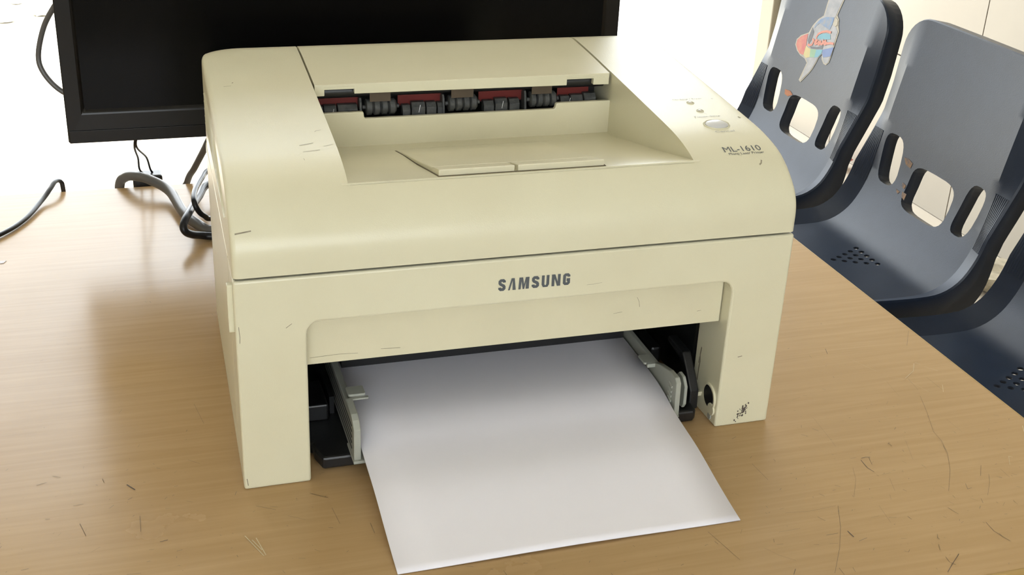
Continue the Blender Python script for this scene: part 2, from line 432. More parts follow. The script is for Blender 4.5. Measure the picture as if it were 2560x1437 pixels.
# lower body
op = [(.0404,0),(.0404,.1010)]+[(.0484+.008*math.cos(math.radians(a)), .1010+.008*math.sin(math.radians(a))) for a in (157,135,112,90)]+[(.3047+.008*math.cos(math.radians(a)), .1010+.008*math.sin(math.radians(a))) for a in (90,67,45,22)]+[(.3127,.1010),(.3127,0)]
bm = NB(); prism(bm, [(0,0)]+op+[(PW,0),(PW,.1386),(0,.1386)], 'y', 0, .0385)
taper(bm); obj('front_frame', bm, CREAM, pr, bevel=.0016, segs=3)
for x0, x1 in ((0,.034),(.318,PW)):
    bm = NB(); box(bm, x0, x1, .0386, .246, .0, .1386); taper(bm); obj('side_panel', bm, CREAM, pr, bevel=.0012)
bm = NB(); box(bm, .004, .348, .0046, .236, .1100, .1404); taper(bm); obj('chassis', bm, BLACKP, pr)
bm = NB(); box(bm, .0345, .3175, .040, .244, .0765, .110); box(bm, .0345, .3175, .205, .244, .002, .0764); box(bm, .0345, .0400, .040, .205, .002, .0764); box(bm, .3150, .3175, .046, .205, .002, .0764)
taper(bm); obj('feed_housing', bm, BLACKP, pr)
obj('feed_bar', box(NB(), .0752, .2795, .0890, .2040, .0268, .0764), BLACKP, pr)
obj('front_flap', box(NB(), .0412, .3119, .0108, .0146, .0753, .1092), CREAM2, pr, bevel=.0006)
obj('flap_ledge', box(NB(), .0412, .3119, .0146, .0400, .1005, .1085), CREAM2, pr)
# little latch on the side, and the fluted vent lines
obj('side_latch', prism(NB(), rrect(.0050, .0105, .1045, .1345, .0012), 'x', -.0030, .0005), CREAM, pr, bevel=.0005)
def side_ribs(side):
    for k in range(5):
        bm = NB(); z0 = .1660+.0052*k; L0 = .030+.004*k; L1 = .205
        path = [(L0+(L1-L0)*t, .1655+(z0-.1655)*min(1, t*2.2)**.8) for t in [i/10 for i in range(11)]]
        x = -.0002 if side < 0 else PW+.0002
        rings = []
        for y, z in path:
            xt = tp(x, y); q = .0011 if y > L0+.002 else .0003
            rings.append([bm.verts.new(p) for p in ((xt+.0008, y, z-q), (xt-.0009, y, z), (xt+.0008, y, z+q))] if side < 0 else
                         [bm.verts.new(p) for p in ((xt-.0008, y, z-q), (xt+.0009, y, z), (xt-.0008, y, z+q))])
        for a, b in zip(rings, rings[1:]):
            bm.faces.new((a[0], b[0], b[1], a[1])); bm.faces.new((a[1], b[1], b[2], a[2]))
        bm.faces.new(rings[0]); bm.faces.new(rings[-1])
        obj('vent_rib', bm, CREAM, pr)
side_ribs(-1); side_ribs(1)
# panel: lights, cancel button, lettering
def s_at(y): return s_of_y(y)
def put_at(x0, y0):
    s0 = s_at(y0); return lambda u, v: on_cover(x0+u, s0+v)
def disc_on_cover(name, x, y, rx, rs, h, m, dome=0.0, n=28, ring=None):
    bm = NB(); s0 = s_at(y); levels = [(1.0, -.0006), (1.0, h*.55), (.93, h)] + ([(.7, h+dome*.55), (.4, h+dome*.9)] if dome else [])
    loops = []
    for k, l in levels:
        loops.append([bm.verts.new(on_cover(x+rx*k*math.cos(2*math.pi*i/n), s0+rs*k*math.sin(2*math.pi*i/n), l)) for i in range(n)])
    for A, B in zip(loops, loops[1:]):
        for i in range(n): bm.faces.new((A[i], A[(i+1)%n], B[(i+1)%n], B[i]))
    bm.faces.new(loops[-1]); bm.faces.new(loops[0][::-1])
    return obj(name, bm, m, pr, smooth=50)
def ring_on_cover(name, x, y, rx, rs, wd, m, n=32, h=.0007):
    bm = NB(); s0 = s_at(y); prof = [(0, -.0003), (0, h*.6), (wd*.35, h), (wd*.75, h*.6), (wd, -.0003)]
    loops = [[bm.verts.new(on_cover(x+(rx+o)*math.cos(2*math.pi*i/n), s0+(rs+o)*math.sin(2*math.pi*i/n), l)) for i in range(n)] for o, l in prof]
    for A, B in zip(loops, loops[1:]):
        for i in range(n): bm.faces.new((A[i], A[(i+1)%n], B[(i+1)%n], B[i]))
    return obj(name, bm, m, pr, smooth=60)
disc_on_cover('cancel_button', .3230, .0655, .0079, .0063, .0009, BUTTON, .0014)
ring_on_cover('button_rim', .3230, .0655, .0083, .0067, .0011, CREAM)
for y, x in ((.1034, .3218), (.0890, .3222)):
    disc_on_cover('indicator_light', x, y, .0021, .0021, .0002, LED, .0005, 16)
    ring_on_cover('light_rim', x, y, .0021, .0021, .0007, CREAM, 20, .0004)
tag(obj('model_lettering', text_bm('ML-1610', .0078, put_at(.3125, .0312), 0, width=.0262), INK, pr), 'grey ML-1610 model lettering')
obj('model_lettering', text_bm('Mono Laser Printer', .0031, put_at(.3145, .0284), 0, width=.0248), INK, pr)
obj('panel_lettering', text_bm('Cancel', .0033, put_at(.3170, .0540), 0, width=.0138), FAINT, pr)
obj('panel_lettering', text_bm('Toner Save', .0030, put_at(.3126, .0782), 0, width=.0195), FAINT, pr)
obj('panel_lettering', text_bm('On Line / Error', .0030, put_at(.3112, .1090), 0, width=.0225), FAINT, pr)
bm = NB(); stroke2(bm, [(.3232, s_at(.0860)), (.3242, s_at(.0822))], .00025, lambda u, v: on_cover(u, v)); obj('panel_lettering', bm, FAINT, pr)
# brand on the front
GL = {'S': [(.80,.70),(.80,.80),(.66,.885),(.34,.885),(.20,.80),(.20,.66),(.30,.57),(.70,.43),(.80,.34),(.80,.20),(.66,.115),(.34,.115),(.20,.20),(.20,.30)],
      'G': [(.80,.70),(.80,.80),(.66,.885),(.34,.885),(.20,.80),(.20,.20),(.34,.115),(.66,.115),(.80,.20),(.80,.46),(.50,.46)]}
GP = {'A': [(0,0),(.40,1),(.80,1),(1,0),(.58,0),(.55,.80),(.22,0)],
      'M': [(0,0),(.06,1),(.40,1),(.52,.42),(.66,1),(1,1),(.98,0),(.68,0),(.70,.62),(.55,0),(.40,0),(.27,.66),(.22,0)],
      'U': [(0,1),(.36,1),(.36,.26),(.44,.16),(.54,.16),(.62,.26),(.62,1),(1,1),(1,.22),(.8,0),(.2,0),(0,.22)],
      'N': [(0,0),(0,1),(.38,1),(.68,.38),(.68,1),(1,1),(1,0),(.62,0),(.32,.62),(.32,0)]}
bm = NB(); x = .1552; GH = .0078
for ch, wd in zip('SAMSUNG', (65, 70, 96, 68, 68, 80, 66)):
    wd *= 7.02e-5
    if ch in GP: bm.faces.new([bm.verts.new((x+u*wd, -.00025, .1178+v*GH)) for u, v in GP[ch]])
    else: stroke2(bm, [(x+u*wd, .1178+v*GH) for u, v in GL[ch]], .00180, lambda u, v: (u, -.00025, v))
    x += wd+.00160
tag(obj('brand_lettering', bm, INK, pr), 'dark grey SAMSUNG lettering')
# scuffs
def scuff(lines, mapper, m, parent, wd):
    bm = NB()
    for ln in lines: stroke2(bm, ln, wd*random.uniform(.6, 1.3), mapper)
    return obj('scuff_mark', bm, m, parent)
cs = lambda u, v: on_cover(u, s_at(v), .0002)
for ln, wd in (([(.0478,.0690),(.0520,.0702),(.0565,.0716)], .0005), ([(.0488,.0602),(.0535,.0608),(.0592,.0614)], .0005), ([(.0620,.0660),(.0680,.0684)], .0003), ([(.0598,.0880),(.0611,.0896),(.0640,.0902)], .0004),
               ([(.0480,.0520),(.0484,.0498)], .0003), ([(.0110,.1690),(.0160,.1700)], .0004), ([(.0170,.1745),(.0178,.1760)], .0005),
               ([(.3318,.0200),(.3335,.0212),(.3345,.0232)], .0008), ([(.0030,.0045),(.0120,.0052)], .0004), ([(.3402,.1090),(.3412,.1080)], .0006), ([(.3440,.0760),(.3450,.0740)], .0009)):
    scuff([ln], cs, SCUFF, pr, wd)
ff = lambda u, v: (u, -.0002, v)
for ln, wd in (([(.0020,.1105),(.0024,.1040),(.0022,.1000)], .0004), ([(.0018,.0080),(.0024,.0030)], .0006), ([(.2890,.0905),(.2920,.0908)], .0004), ([(.2120,.1165),(.2160,.1166),(.2220,.1172)], .0002), ([(.0285,.1070),(.0320,.1095)], .0003), ([(.3230,.0530),(.3262,.0535)], .0005)):
    scuff([ln], ff, SCUFF, pr, wd)
bm = NB()
for k in range(60):
    v = random.gauss(.0100, .0026); u = random.gauss(.3322, .0013)+(v-.01)*.35; a = random.uniform(.0002, .0007)
    bm.faces.new([bm.verts.new((u+a*math.cos(t*1.26)*random.uniform(.6, 1.2), -.0002-k*2e-6, v+a*1.3*math.sin(t*1.26))) for t in range(5)])
obj('ink_smudge', bm, MARKD, pr)
fl = lambda u, v: (u, .0106, v)
scuff([[(.043,.0800),(.060,.0806),(.072,.0800)], [(.086,.0812),(.098,.0806)]], fl, SCUFF, pr, .0003)
scuff([[(.2515,.0990),(.2530,.0960),(.2538,.0920)], [(.2360,.0890),(.2420,.0896)]], fl, SCUFF, pr, .0002)
# inner face of the right leg: socket, ring, pin, nib
bm = NB(); n = 18
prism(bm, [(.0120+.0078*math.cos(math.radians(a)), .0178+.0082*math.sin(math.radians(a))) for a in range(0, 360, 15)], 'x', .3121, .3132)
obj('hinge_socket', bm, BLACKP, pr)
bm = NB(); n = 26
for k, (ra, rb) in enumerate(((.0082, .0096),)):
    L = [[bm.verts.new((xx, .0120+r*math.cos(math.radians(a)), .0178+r*math.sin(math.radians(a)))) for a in range(50, 231, 10)] for xx, r in ((.3126, ra), (.3112, ra), (.3112, rb), (.3126, rb))]
    for A, B in zip(L, L[1:]):
        for i in range(len(A)-1): bm.faces.new((A[i], A[i+1], B[i+1], B[i]))
obj('hinge_ring', bm, CREAM, pr)
obj('hinge_pin', cyl(NB(), (.3128, .0085, .0042), (.3118, .0085, .0042), .0024), GREYP, pr, bevel=.0003)
obj('hinge_boss', cyl(NB(), (.3128, .0068, .0106), (.3114, .0068, .0106), .0044), CREAM, pr, bevel=.0003)
obj('hinge_nib', prism(NB(), [(.0235,.0115),(.0285,.0100),(.0255,.0150),(.0225,.0150)], 'x', .3085, .3128), CREAM, pr, bevel=.0003)
scuff([[(.0300,.0460),(.0308,.0400),(.0300,.0350),(.0306,.0300),(.0310,.0200)], [(.0312,.0380),(.0316,.0330)]], lambda u, v: (tp(.3127, u)-.0003, u, v), SCUFF, pr, .0011)
# paper feed tray
bm = NB(); prism(bm, [(.0490,.0085),(.3000,.0085),(.3030,.0110),(.3035,.030),(.3035,.204),(.0420,.204),(.0420,.0300),(.0455,.0270),(.0455,.0200)], 'z', .0015, .0100)
obj('feed_tray', bm, BLACKP, pr, bevel=.0016)
bm = NB()
box(bm, .0405, .0600, .052, .085, .010, .022); box(bm, .0430, .0510, .095, .112, .010, .019); box(bm, .047, .056, .125, .130, .010, .016)
obj('tray_ridge', bm, BLACKP, pr, bevel=.0012)
bm = NB(); prism(bm, [(.0195,.004),(.0290,.004),(.0310,.0100),(.0280,.0165),(.0330,.0240),(.0430,.0330),(.0620,.0350),(.0620,.0400),(.0380,.0390),(.0270,.0270),(.0200,.0180)], 'x', .3020, .3085)
obj('tray_arm', bm, BLACKP, pr, bevel=.0010)
bm = NB(); box(bm, .296, .304, .075, .20, .010, .024); obj('tray_ridge', bm, BLACKP, pr, bevel=.002)
for x in (.062, .110, .176, .242, .278):
    obj('feed_rib', box(NB(), x, x+.003, .060, .2, .010, .0225), BLACKP, pr)
# width guides
gl = obj('paper_guide', prism(NB(), [(-.0010,.0115),(.110,.0115),(.110,.0365),(.030,.0375),(.026,.0400),(.0085,.0392),(.0040,.0372),(-.0010,.0330)], 'x', .0668, .0712), GREYP, pr, bevel=.0006)
for k in range(5):
    obj('guide_groove', box(NB(), .06655, .0669, .006, .108, .0160+.0040*k, .0168+.0040*k), BLACKP, gl)
obj('guide_tab', prism(NB(), rrect(.0690, .0800, .0290, .0395, .0014), 'z', .0390, .0408), GREYP, gl, bevel=.0004)
obj('guide_tab', prism(NB(), rrect(.0690, .0815, .0265, .0292, .0008), 'z', .0378, .0390), GREYP, gl, bevel=.0003)
obj('guide_foot', prism(NB(), [(.0662,-.0028),(.0745,-.0028),(.0745,.020),(.0662,.020)], 'z', .0098, .0118), GREYP, gl, bevel=.0004)
gr = obj('paper_guide', prism(NB(), [(.0035,.0105),(.118,.0105),(.118,.0318),(.042,.0312),(.0330,.0345),(.0180,.0378),(.0080,.0378),(.0048,.0350)], 'x', .2832, .2868), GREYP, pr, bevel=.0006)
for k in range(5):
    obj('guide_nub', cyl(NB(), (.2831, .0155, .0165+.0036*k), (.2831, .0100, .0152+.0036*k), .0008, .0011, 10), GREYP, gr, smooth=60)
obj('guide_tab', prism(NB(), rrect(.2760, .2850, .0420, .0540, .0014), 'z', .0300, .0316), GREYP, gr, bevel=.0004)
obj('guide_tab', prism(NB(), rrect(.2775, .2850, .0395, .0422, .0008), 'z', .0288, .0316), GREYP, gr, bevel=.0003)
obj('pinch_lever', prism(NB(), [(.0120,.0115),(.0230,.0095),(.0250,.0300),(.0215,.0340),(.0150,.0335),(.0105,.0280),(.0100,.0150)], 'x', .2925, .2948), GREYP, gr, bevel=.0006)
obj('guide_foot', box(NB(), .2790, .2868, .0030, .022, .0098, .0112), GREYP, gr, bevel=.0004)

# ------------------------------------------------------------------ the sheet of paper
PP = [(-.1010,.0009),(-.085,.0032),(-.066,.0066),(-.048,.0104),(-.033,.0130),(-.016,.0148),(0,.0170),(.0105,.0195),(.022,.0219),(.036,.0235),(.068,.0246),(.10,.0250),(.15,.0252),(.192,.0253)]
pq = spline([(0, y, z) for y, z in PP], 3)
bm = NB(); G = []
for p in pq:
    line = []
    for k in range(9):
        u = k/8; curl = .0012*(1-min(1, max(0, (p.y+.101)/.09)))*math.sin(math.pi*u)**2
        line.append(bm.verts.new((.0721+.2092*u, p.y, p.z+curl)))
    G.append(line)
for a, b in zip(G, G[1:]):
    for k in range(8): bm.faces.new((a[k], a[k+1], b[k+1], b[k]))
pap = obj('paper_sheet', bm, PAPER, smooth=60, origin=(.176, -.1, 0))
md = pap.modifiers.new('thick', 'SOLIDIFY'); md.thickness = .0006; md.offset = -1
tag(pap, 'blank white sheet of paper sticking out of the printer feed tray', 'paper')

# ------------------------------------------------------------------ monitor
mo = thing('computer_monitor', (.164, .44, 0), 'black widescreen computer monitor standing behind the printer', 'monitor')
MX0, MX1, MZ0, MZ1, MY = -.0977, .4035, .0781, .3760, .44
bm = NB(); BZ = .0135; BB = .0262
outer = rrect(MX0, MX1, MZ0, MZ1, .004, 3); inner = [(MX0+BZ, MZ0+BB), (MX1-BZ, MZ0+BB), (MX1-BZ, MZ1-BZ), (MX0+BZ, MZ1-BZ)]
prism(bm, outer, 'y', MY+.004, MY+.030)
obj('casing', bm, MONBLK, mo, bevel=.002)
bz = [('bottom', (MX0,MX1,MZ0,MZ0+BB)), ('top', (MX0,MX1,MZ1-BZ,MZ1)), ('l', (MX0,MX0+BZ,MZ0+BB,MZ1-BZ)), ('r', (MX1-BZ,MX1,MZ0+BB,MZ1-BZ))]
bm = NB()
vo = [bm.verts.new((x, MY, z)) for x, z in ((MX0,MZ0),(MX1,MZ0),(MX1,MZ1),(MX0,MZ1))]
vb = [bm.verts.new((x, MY+.005, z)) for x, z in ((MX0,MZ0),(MX1,MZ0),(MX1,MZ1),(MX0,MZ1))]
vi = [bm.verts.new((x, MY+.0005, z)) for x, z in inner]
vj = [bm.verts.new((x+dx, MY+.0035, z+dz)) for (x, z), (dx, dz) in zip(inner, ((.0022,.0022),(-.0022,.0022),(-.0022,-.0022),(.0022,-.0022)))]
for i in range(4):
    j = (i+1) % 4
    bm.faces.new((vo[i], vo[j], vi[j], vi[i])); bm.faces.new((vi[i], vi[j], vj[j], vj[i])); bm.faces.new((vo[i], vb[i], vb[j], vo[j]))
obj('bezel', bm, MONBLK, mo, bevel=.0012)
obj('chin_strip', box(NB(), MX0+.001, MX1-.001, MY-.0012, MY+.004, MZ0-.0002, MZ0+.0110), MONBLK, mo, bevel=.0007)
obj('screen', box(NB(), MX0+BZ+.001, MX1-BZ-.001, MY+.0034, MY+.0045, MZ0+BB+.001, MZ1-BZ-.001), SCREEN, mo)
obj('stand_neck', prism(NB(), rrect(.126, .184, .448, .466, .006), 'z', .008, .100), MONBLK, mo, bevel=.001)
obj('stand_base', prism(NB(), rrect(.070, .248, .345, .490, .03, 8), 'z', .0003, .0085), MONBLK, mo, bevel=.002)

# ------------------------------------------------------------------ cables
def pz(*l): return [tuple(px_on_z(a, b, z)) for a, b, z in l]
def cable(name, pts, r, m, label, **k):
    o = obj(name, tube(NB(), pts, r, **k), m, smooth=70, origin=pts[0])
    return tag(o, label, 'cable')
cable('power_cable', [(-.205,.385,.0027),(-.163,.428,.0027),(-.1435,.460,.0028),(-.130,.500,.0045),(-.1222,.520,.0085),(-.1180,.5325,.0105),(-.1135,.5400,.0075),(-.1120,.5405,-.004),(-.1110,.5420,-.06),(-.108,.545,-.22)], .0024, CABLEB, 'thin black cable crossing the bare end of the tabletop and bending over its back edge', flat=.8)
cable('monitor_cable', [(-.062,.545,-.16),(-.062,.5455,-.05),(-.0608,.545,-.004),(-.0545,.5385,.0085),(-.044,.524,.0140),(-.0315,.512,.0135),(-.016,.492,.0090)]+pz((462,535,.0065),(497,562,.0053),(527,576,.0053))+[(.040,.397,.0053),(.062,.398,.0053)], .0047, CABLEG, 'thick grey cable arching over the back table edge to behind the printer')

cable('printer_cable', [(.062,.532,.030)]+pz((527,422,.0300),(503,447,.0310),(487,478,.0320),(486,505,.0300),(497,528,.0220),(512,540,.0150),(528,546,.0090))+[(.040,.436,.0036),(.064,.442,.0034)], .0025, CABLEB, 'thinner black cable curling in a half loop beside the printer')
cable('printer_cable', [(.062,.505,.014)]+pz((526,458,.0150),(497,492,.0165),(472,532,.0225),(459,561,.0200),(463,578,.0150),(480,586,.0100),(504,588,.0060),(530,590,.0043))+[(.040,.379,.0042),(.062,.374,.0042)], .0034, CABLEB, 'thicker black cable doubling back in a tight bend beside the printer')
def py_(a, b, y): return tuple(px_on_y(a, b, y))
cable('video_cable', [(.056,.478,.125),(.046,.486,.098),py_(527,340,.495),py_(508,378,.508),py_(486,420,.527),py_(469,452,.5415),(-.004,.546,-.035),(-.010,.548,-.20)], .0032, CABLEG, 'brownish cable dropping from behind the monitor past the table edge')
cable('side_cable', [(-.085,.474,.205),py_(132,22,.477),py_(108,72,.482),py_(96,138,.484),py_(108,180,.482),py_(146,222,.477),(-.085,.4735,.105)], .0024, CABLEG, 'grey cable bowing out from behind the side of the monitor')
ad = thing('cable_adapter', (-.033, .549, -.020), 'small black adapter box hanging by two thin cords below the monitor', 'adapter')
obj('adapter_body', box(NB(), -.0480, -.0200, .5400, .5580, -.020, .0078), BLACKP, ad, bevel=.0025, segs=3)
obj('cord', tube(NB(), [(-.038,.466,.0850),py_(336,362,.475),py_(345,395,.520),py_(350,425,.548),(-.0335,.549,.0040)], .0010), CABLEB, ad, smooth=70)
obj('cord', tube(NB(), [(-.036,.466,.0850),py_(340,362,.475),py_(366,393,.520),py_(377,425,.548),(-.0255,.549,.0040)], .0010), CABLEB, ad, smooth=70)
sp = obj('paper_scrap', prism(NB(), [(-.1700,.3715),(-.1560,.3725),(-.1540,.3770),(-.1700,.3775)], 'z', .0001, .0005), PAPER, origin=(-.165, .374, 0))
tag(sp, 'tiny torn scrap of white paper lying on the bare tabletop', 'paper')

# ------------------------------------------------------------------ chairs
CP = [(-.262,-.060),(-.256,-.030),(-.240,-.004),(-.212,.008),(-.16,.0075),(-.08,.002),(0,0),(.045,.005),(.078,.025),(.100,.058),(.113,.095),(.121,.135),(.131,.195),(.144,.262),(.156,.320),(.163,.356)]
cp = spline([(a, 0, z) for a, z in CP], 6)
CL = [0.0]
for a, b in zip(cp, cp[1:]): CL.append(CL[-1]+(b-a).length)
CT = CL[-1]
def cprof(L):
    L = min(max(L, 0), CT); i = 0
    while i < len(CL)-2 and CL[i+1] < L: i += 1
    t = (L-CL[i])/(CL[i+1]-CL[i]); p = cp[i].lerp(cp[i+1], t)
    d = (cp[min(i+2, len(cp)-1)]-cp[max(i-1, 0)]).normalized()
    return p, Vector((-d.z, 0, d.x))          # normal to the sitter's side
def L_of_z(z):                                # on the back
    for i in range(len(cp)-1):
        if cp[i].x > .05 and cp[i].z <= z <= cp[i+1].z: return CL[i]+(CL[i+1]-CL[i])*(z-cp[i].z)/(cp[i+1].z-cp[i].z)
    return CT
def L_of_a(a):
    for i in range(len(cp)-1):
        if cp[i].x <= a <= cp[i+1].x: return CL[i]+(CL[i+1]-CL[i])*(a-cp[i].x)/(cp[i+1].x-cp[i].x)
CHW, CRE = .183, .150
def csurf(b, L, lift=0.0):
    p, n = cprof(L)
    k = max(0, abs(b)-CRE)/(CHW-CRE)
    edge = min(1, L/.10)*min(1, max(0, CT-L)/.12)
    q = min(1, max(0, (p.z-.10)/.09)) if p.x > .03 else 0
    h = (.014-.024*q)*k*edge
    if abs(b) < CRE:
        q = min(1, max(0, (p.z-.02)/.10)) if p.x > .03 else 0
        h -= .006*(1-(abs(b)/CRE)**2)*q*q*(3-2*q)
    return Vector((p.x, b, p.z))+n*(h+lift)
def superloop(b0, b1, L0, L1, n=24, e=3.0, skew=0.0):
    cb, cl = (b0+b1)/2, (L0+L1)/2; out = []
    for i in range(n):
        t = 2*math.pi*i/n; c, s = math.cos(t), math.sin(t)
        out.append((cb+(b1-b0)/2*math.copysign(abs(c)**(2/e), c)+skew*math.copysign(abs(s)**(2/e), s), cl+(L1-L0)/2*math.copysign(abs(s)**(2/e), s)))
    return out
def inside(p, poly):
    x, y = p; r = False; j = len(poly)-1
    for i in range(len(poly)):
        xi, yi = poly[i]; xj, yj = poly[j]
        if (yi > y) != (yj > y) and x < (xj-xi)*(y-yi)/(yj-yi)+xi: r = not r
        j = i
    return r
H0, H1 = L_of_z(.065), L_of_z(.148)
holes = [superloop(-.064, .052, H0, H1-.010, 32, 4.2), superloop(.086, .138, H0+.020, H1+.018, 24, 3.4, .006), superloop(-.132, -.086, H0+.010, H1+.010, 24, 3.4, -.007)]
LP0 = L_of_a(0.0); perfs = []
for r in range(5):
    for c in range(r+1):
        perfs.append(((c-r/2)*.0163, LP0-.034+.0155*r))
perf_loops = [[(b+.0048*math.cos(2*math.pi*i/10), l+.0048*math.sin(2*math.pi*i/10)) for i in range(10)] for b, l in perfs]
outl = rrect(-CHW, CHW, 0, CT, .055, 8, (1,1,1,1))
def densify(loop, step):
    out = []
    for p, q in zip(loop, loop[1:]+loop[:1]):
        n = max(1, int(math.hypot(q[0]-p[0], q[1]-p[1])/step))
        out += [(p[0]+(q[0]-p[0])*k/n, p[1]+(q[1]-p[1])*k/n) for k in range(n)]
    return out
outl = densify(outl, .012)
V = []; Ed = []
def addloop(loop):
    s = len(V); V.extend(Vector(p) for p in loop)
    Ed.extend((s+i, s+(i+1) % len(loop)) for i in range(len(loop)))
addloop(outl)
for h in holes+perf_loops: addloop(h)
nL = int(CT/.010)
for s in (-CRE, CRE):
    base = len(V); Ls = [.02+(CT-.04)*k/nL for k in range(nL+1)]
    V.extend(Vector((s, l)) for l in Ls); Ed.extend((base+k, base+k+1) for k in range(nL))
for l in [CT*k/nL for k in range(1, nL)]:
    for b in [CRE*k/10 for k in range(-9, 10)]+[s*(CRE+(CHW-CRE)*t) for s in (-1, 1) for t in (.33, .66)]:
        p = (b, l)
        if not inside(p, outl): continue
        if any(min(math.hypot(p[0]-q[0], p[1]-q[1]) for q in h) < .004 or inside(p, h) for h in holes+perf_loops): continue
        if min(math.hypot(p[0]-q[0], p[1]-q[1]) for q in outl) < .004: continue
        V.append(Vector(p))
ov, oe, of, _, _, _ = delaunay_2d_cdt(V, Ed, [], 0, 1e-6)
bm = NB(); vmap = [bm.verts.new(csurf(v.x, v.y)) for v in ov]
for f in of:
    c = ((ov[f[0]].x+ov[f[1]].x+ov[f[2]].x)/3, (ov[f[0]].y+ov[f[1]].y+ov[f[2]].y)/3)
    if not inside(c, outl) or any(inside(c, h) for h in holes+perf_loops): continue
    bm.faces.new([vmap[i] for i in f])
bm.verts.ensure_lookup_table()
uv = {vmap[i]: (v.x, v.y) for i, v in enumerate(ov)}
# deep rim flange and hole linings
bed = [e for e in bm.edges if len(e.link_faces) == 1]
def turn(e, dist, out):
    pass
ext = {}
def low(v, d, outw, key):
    if (v, key) not in ext:
        b, L = uv[v]; p, n = cprof(L); q = v.co-n*d
        if outw:
            cb = max(-CHW+.055, min(CHW-.055, b)); cl = max(.055, min(CT-.055, L)); o = Vector((b-cb, L-cl))
            if o.length > 1e-6:
                o.normalize(); t = Vector((n.z, 0, -n.x)); q = q+(Vector((0, 1, 0))*o.x+t*o.y)*outw
        ext[(v, key)] = bm.verts.new(q)
    return ext[(v, key)]
for e in bed:
    a, b = e.verts; pa = uv[a]
    kind = 'rim'
    for h in holes:
        if min(math.hypot(pa[0]-q[0], pa[1]-q[1]) for q in h) < .0005: kind = 'hole'
    for h in perf_loops:
        if min(math.hypot(pa[0]-q[0], pa[1]-q[1]) for q in h) < .0005: kind = 'perf'
    if kind == 'rim':
        RD = lambda v: .033+.028*min(1, max(0, (L_of_a(.075)+.06-uv[v][1])/.08))
        m1, m2 = low(a, .003, .002, 'r0'), low(b, .003, .002, 'r0'); l1, l2 = low(a, RD(a), .002, 'r1'), low(b, RD(b), .002, 'r1')
        bm.faces.new((a, b, m2, m1)); bm.faces.new((m1, m2, l2, l1))
    else:
        d = .024 if kind == 'hole' else .004
        bm.faces.new((a, b, low(b, d, 0, 'h'), low(a, d, 0, 'h')))
SEAT_Z = .40
for v in bm.verts: v.co.z += SEAT_Z
me_shell = bpy.data.meshes.new('seat_shell'); bmesh.ops.recalc_face_normals(bm, faces=bm.faces); bm.to_mesh(me_shell); bm.free()
me_shell.materials.append(NAVY); me_shell.shade_smooth(); me_shell.set_sharp_from_angle(angle=math.radians(15))
def loc_part(name, bm, m, smooth=None):
    me = bpy.data.meshes.new(name); bmesh.ops.recalc_face_normals(bm, faces=bm.faces); bm.to_mesh(me); bm.free(); me.materials.append(m)
    if smooth: me.shade_smooth(); me.set_sharp_from_angle(angle=math.radians(smooth))
    return me
def up(bm):
    for v in bm.verts: v.co.z += SEAT_Z
    return bm
parts = [('seat_shell', me_shell)]
for sgn in (1, -1):
    bm = NB()
    for k in range(8):
        b = sgn*(CRE+.004+(CHW-CRE-.007)*k/7)
        for L0, L1 in ((H0+.008, H1+.014),):
            n = 8; R0 = []
            for i in range(n+1):
                L = L0+(L1-L0)*i/n
                R0.append([bm.verts.new(csurf(b+d, L, h)) for d, h in ((-.0017, -.0003), (-.0008, .0012), (.0008, .0012), (.0017, -.0003))])
            for A, B in zip(R0, R0[1:]):
                for j in (0, 1, 2): bm.faces.new((A[j], A[j+1], B[j+1], B[j]))
    parts.append(('grip_ribs', loc_part('grip_ribs', up(bm), NAVY)))
    bm = tube(NB(), [(-.235, sgn*.165, -.030), (-.18, sgn*.168, -.022), (-.08, sgn*.168, -.026), (0, sgn*.168, -.028), (.055, sgn*.168, -.020), (.085, sgn*.168, .005)], .012, 12, 6)
    parts.append(('seat_rail', loc_part('seat_rail', up(bm), NAVY, 60)))
    for a0, a1 in ((-.16, -.20), (.03, .10)):
        bm = NB(); cyl(bm, (a0, sgn*.165, SEAT_Z-.03), (a1, sgn*.172, .012), .0105); cyl(bm, (a1, sgn*.172, .012), (a1, sgn*.172, 0), .014)
        parts.append(('leg', loc_part('leg', bm, STEEL, 50)))
bm = NB(); cyl(bm, (-.15, -.165, SEAT_Z-.042), (-.15, .165, SEAT_Z-.042), .010); parts.append(('crossbar', loc_part('crossbar', bm, STEEL, 50)))
bm = NB(); cyl(bm, (.035, -.165, SEAT_Z-.042), (.035, .165, SEAT_Z-.042), .010); parts.append(('crossbar', loc_part('crossbar', bm, STEEL, 50)))
CHX, CHY, PITCH = 1.065, .957, .4225
chairs = []
for y, lab in ((CHY+PITCH, 'navy plastic chair with a torn rainbow sticker on its backrest'), (CHY, 'navy plastic chair between the stickered chair and another, bare backrest with three openings'), (CHY-PITCH, 'navy plastic chair closest to the table corner, at the end of the row')):
    t = thing('shell_chair', (CHX, y, FLOOR), lab, 'chair', 'plastic chairs in a row along the table end'); chairs.append(t)
    for nm, me in parts:
        o = bpy.data.objects.new(nm, me); COL.objects.link(o); o.parent = t
        if nm == 'seat_shell':
            md = o.modifiers.new('thick', 'SOLIDIFY'); md.thickness = .003; md.offset = -1
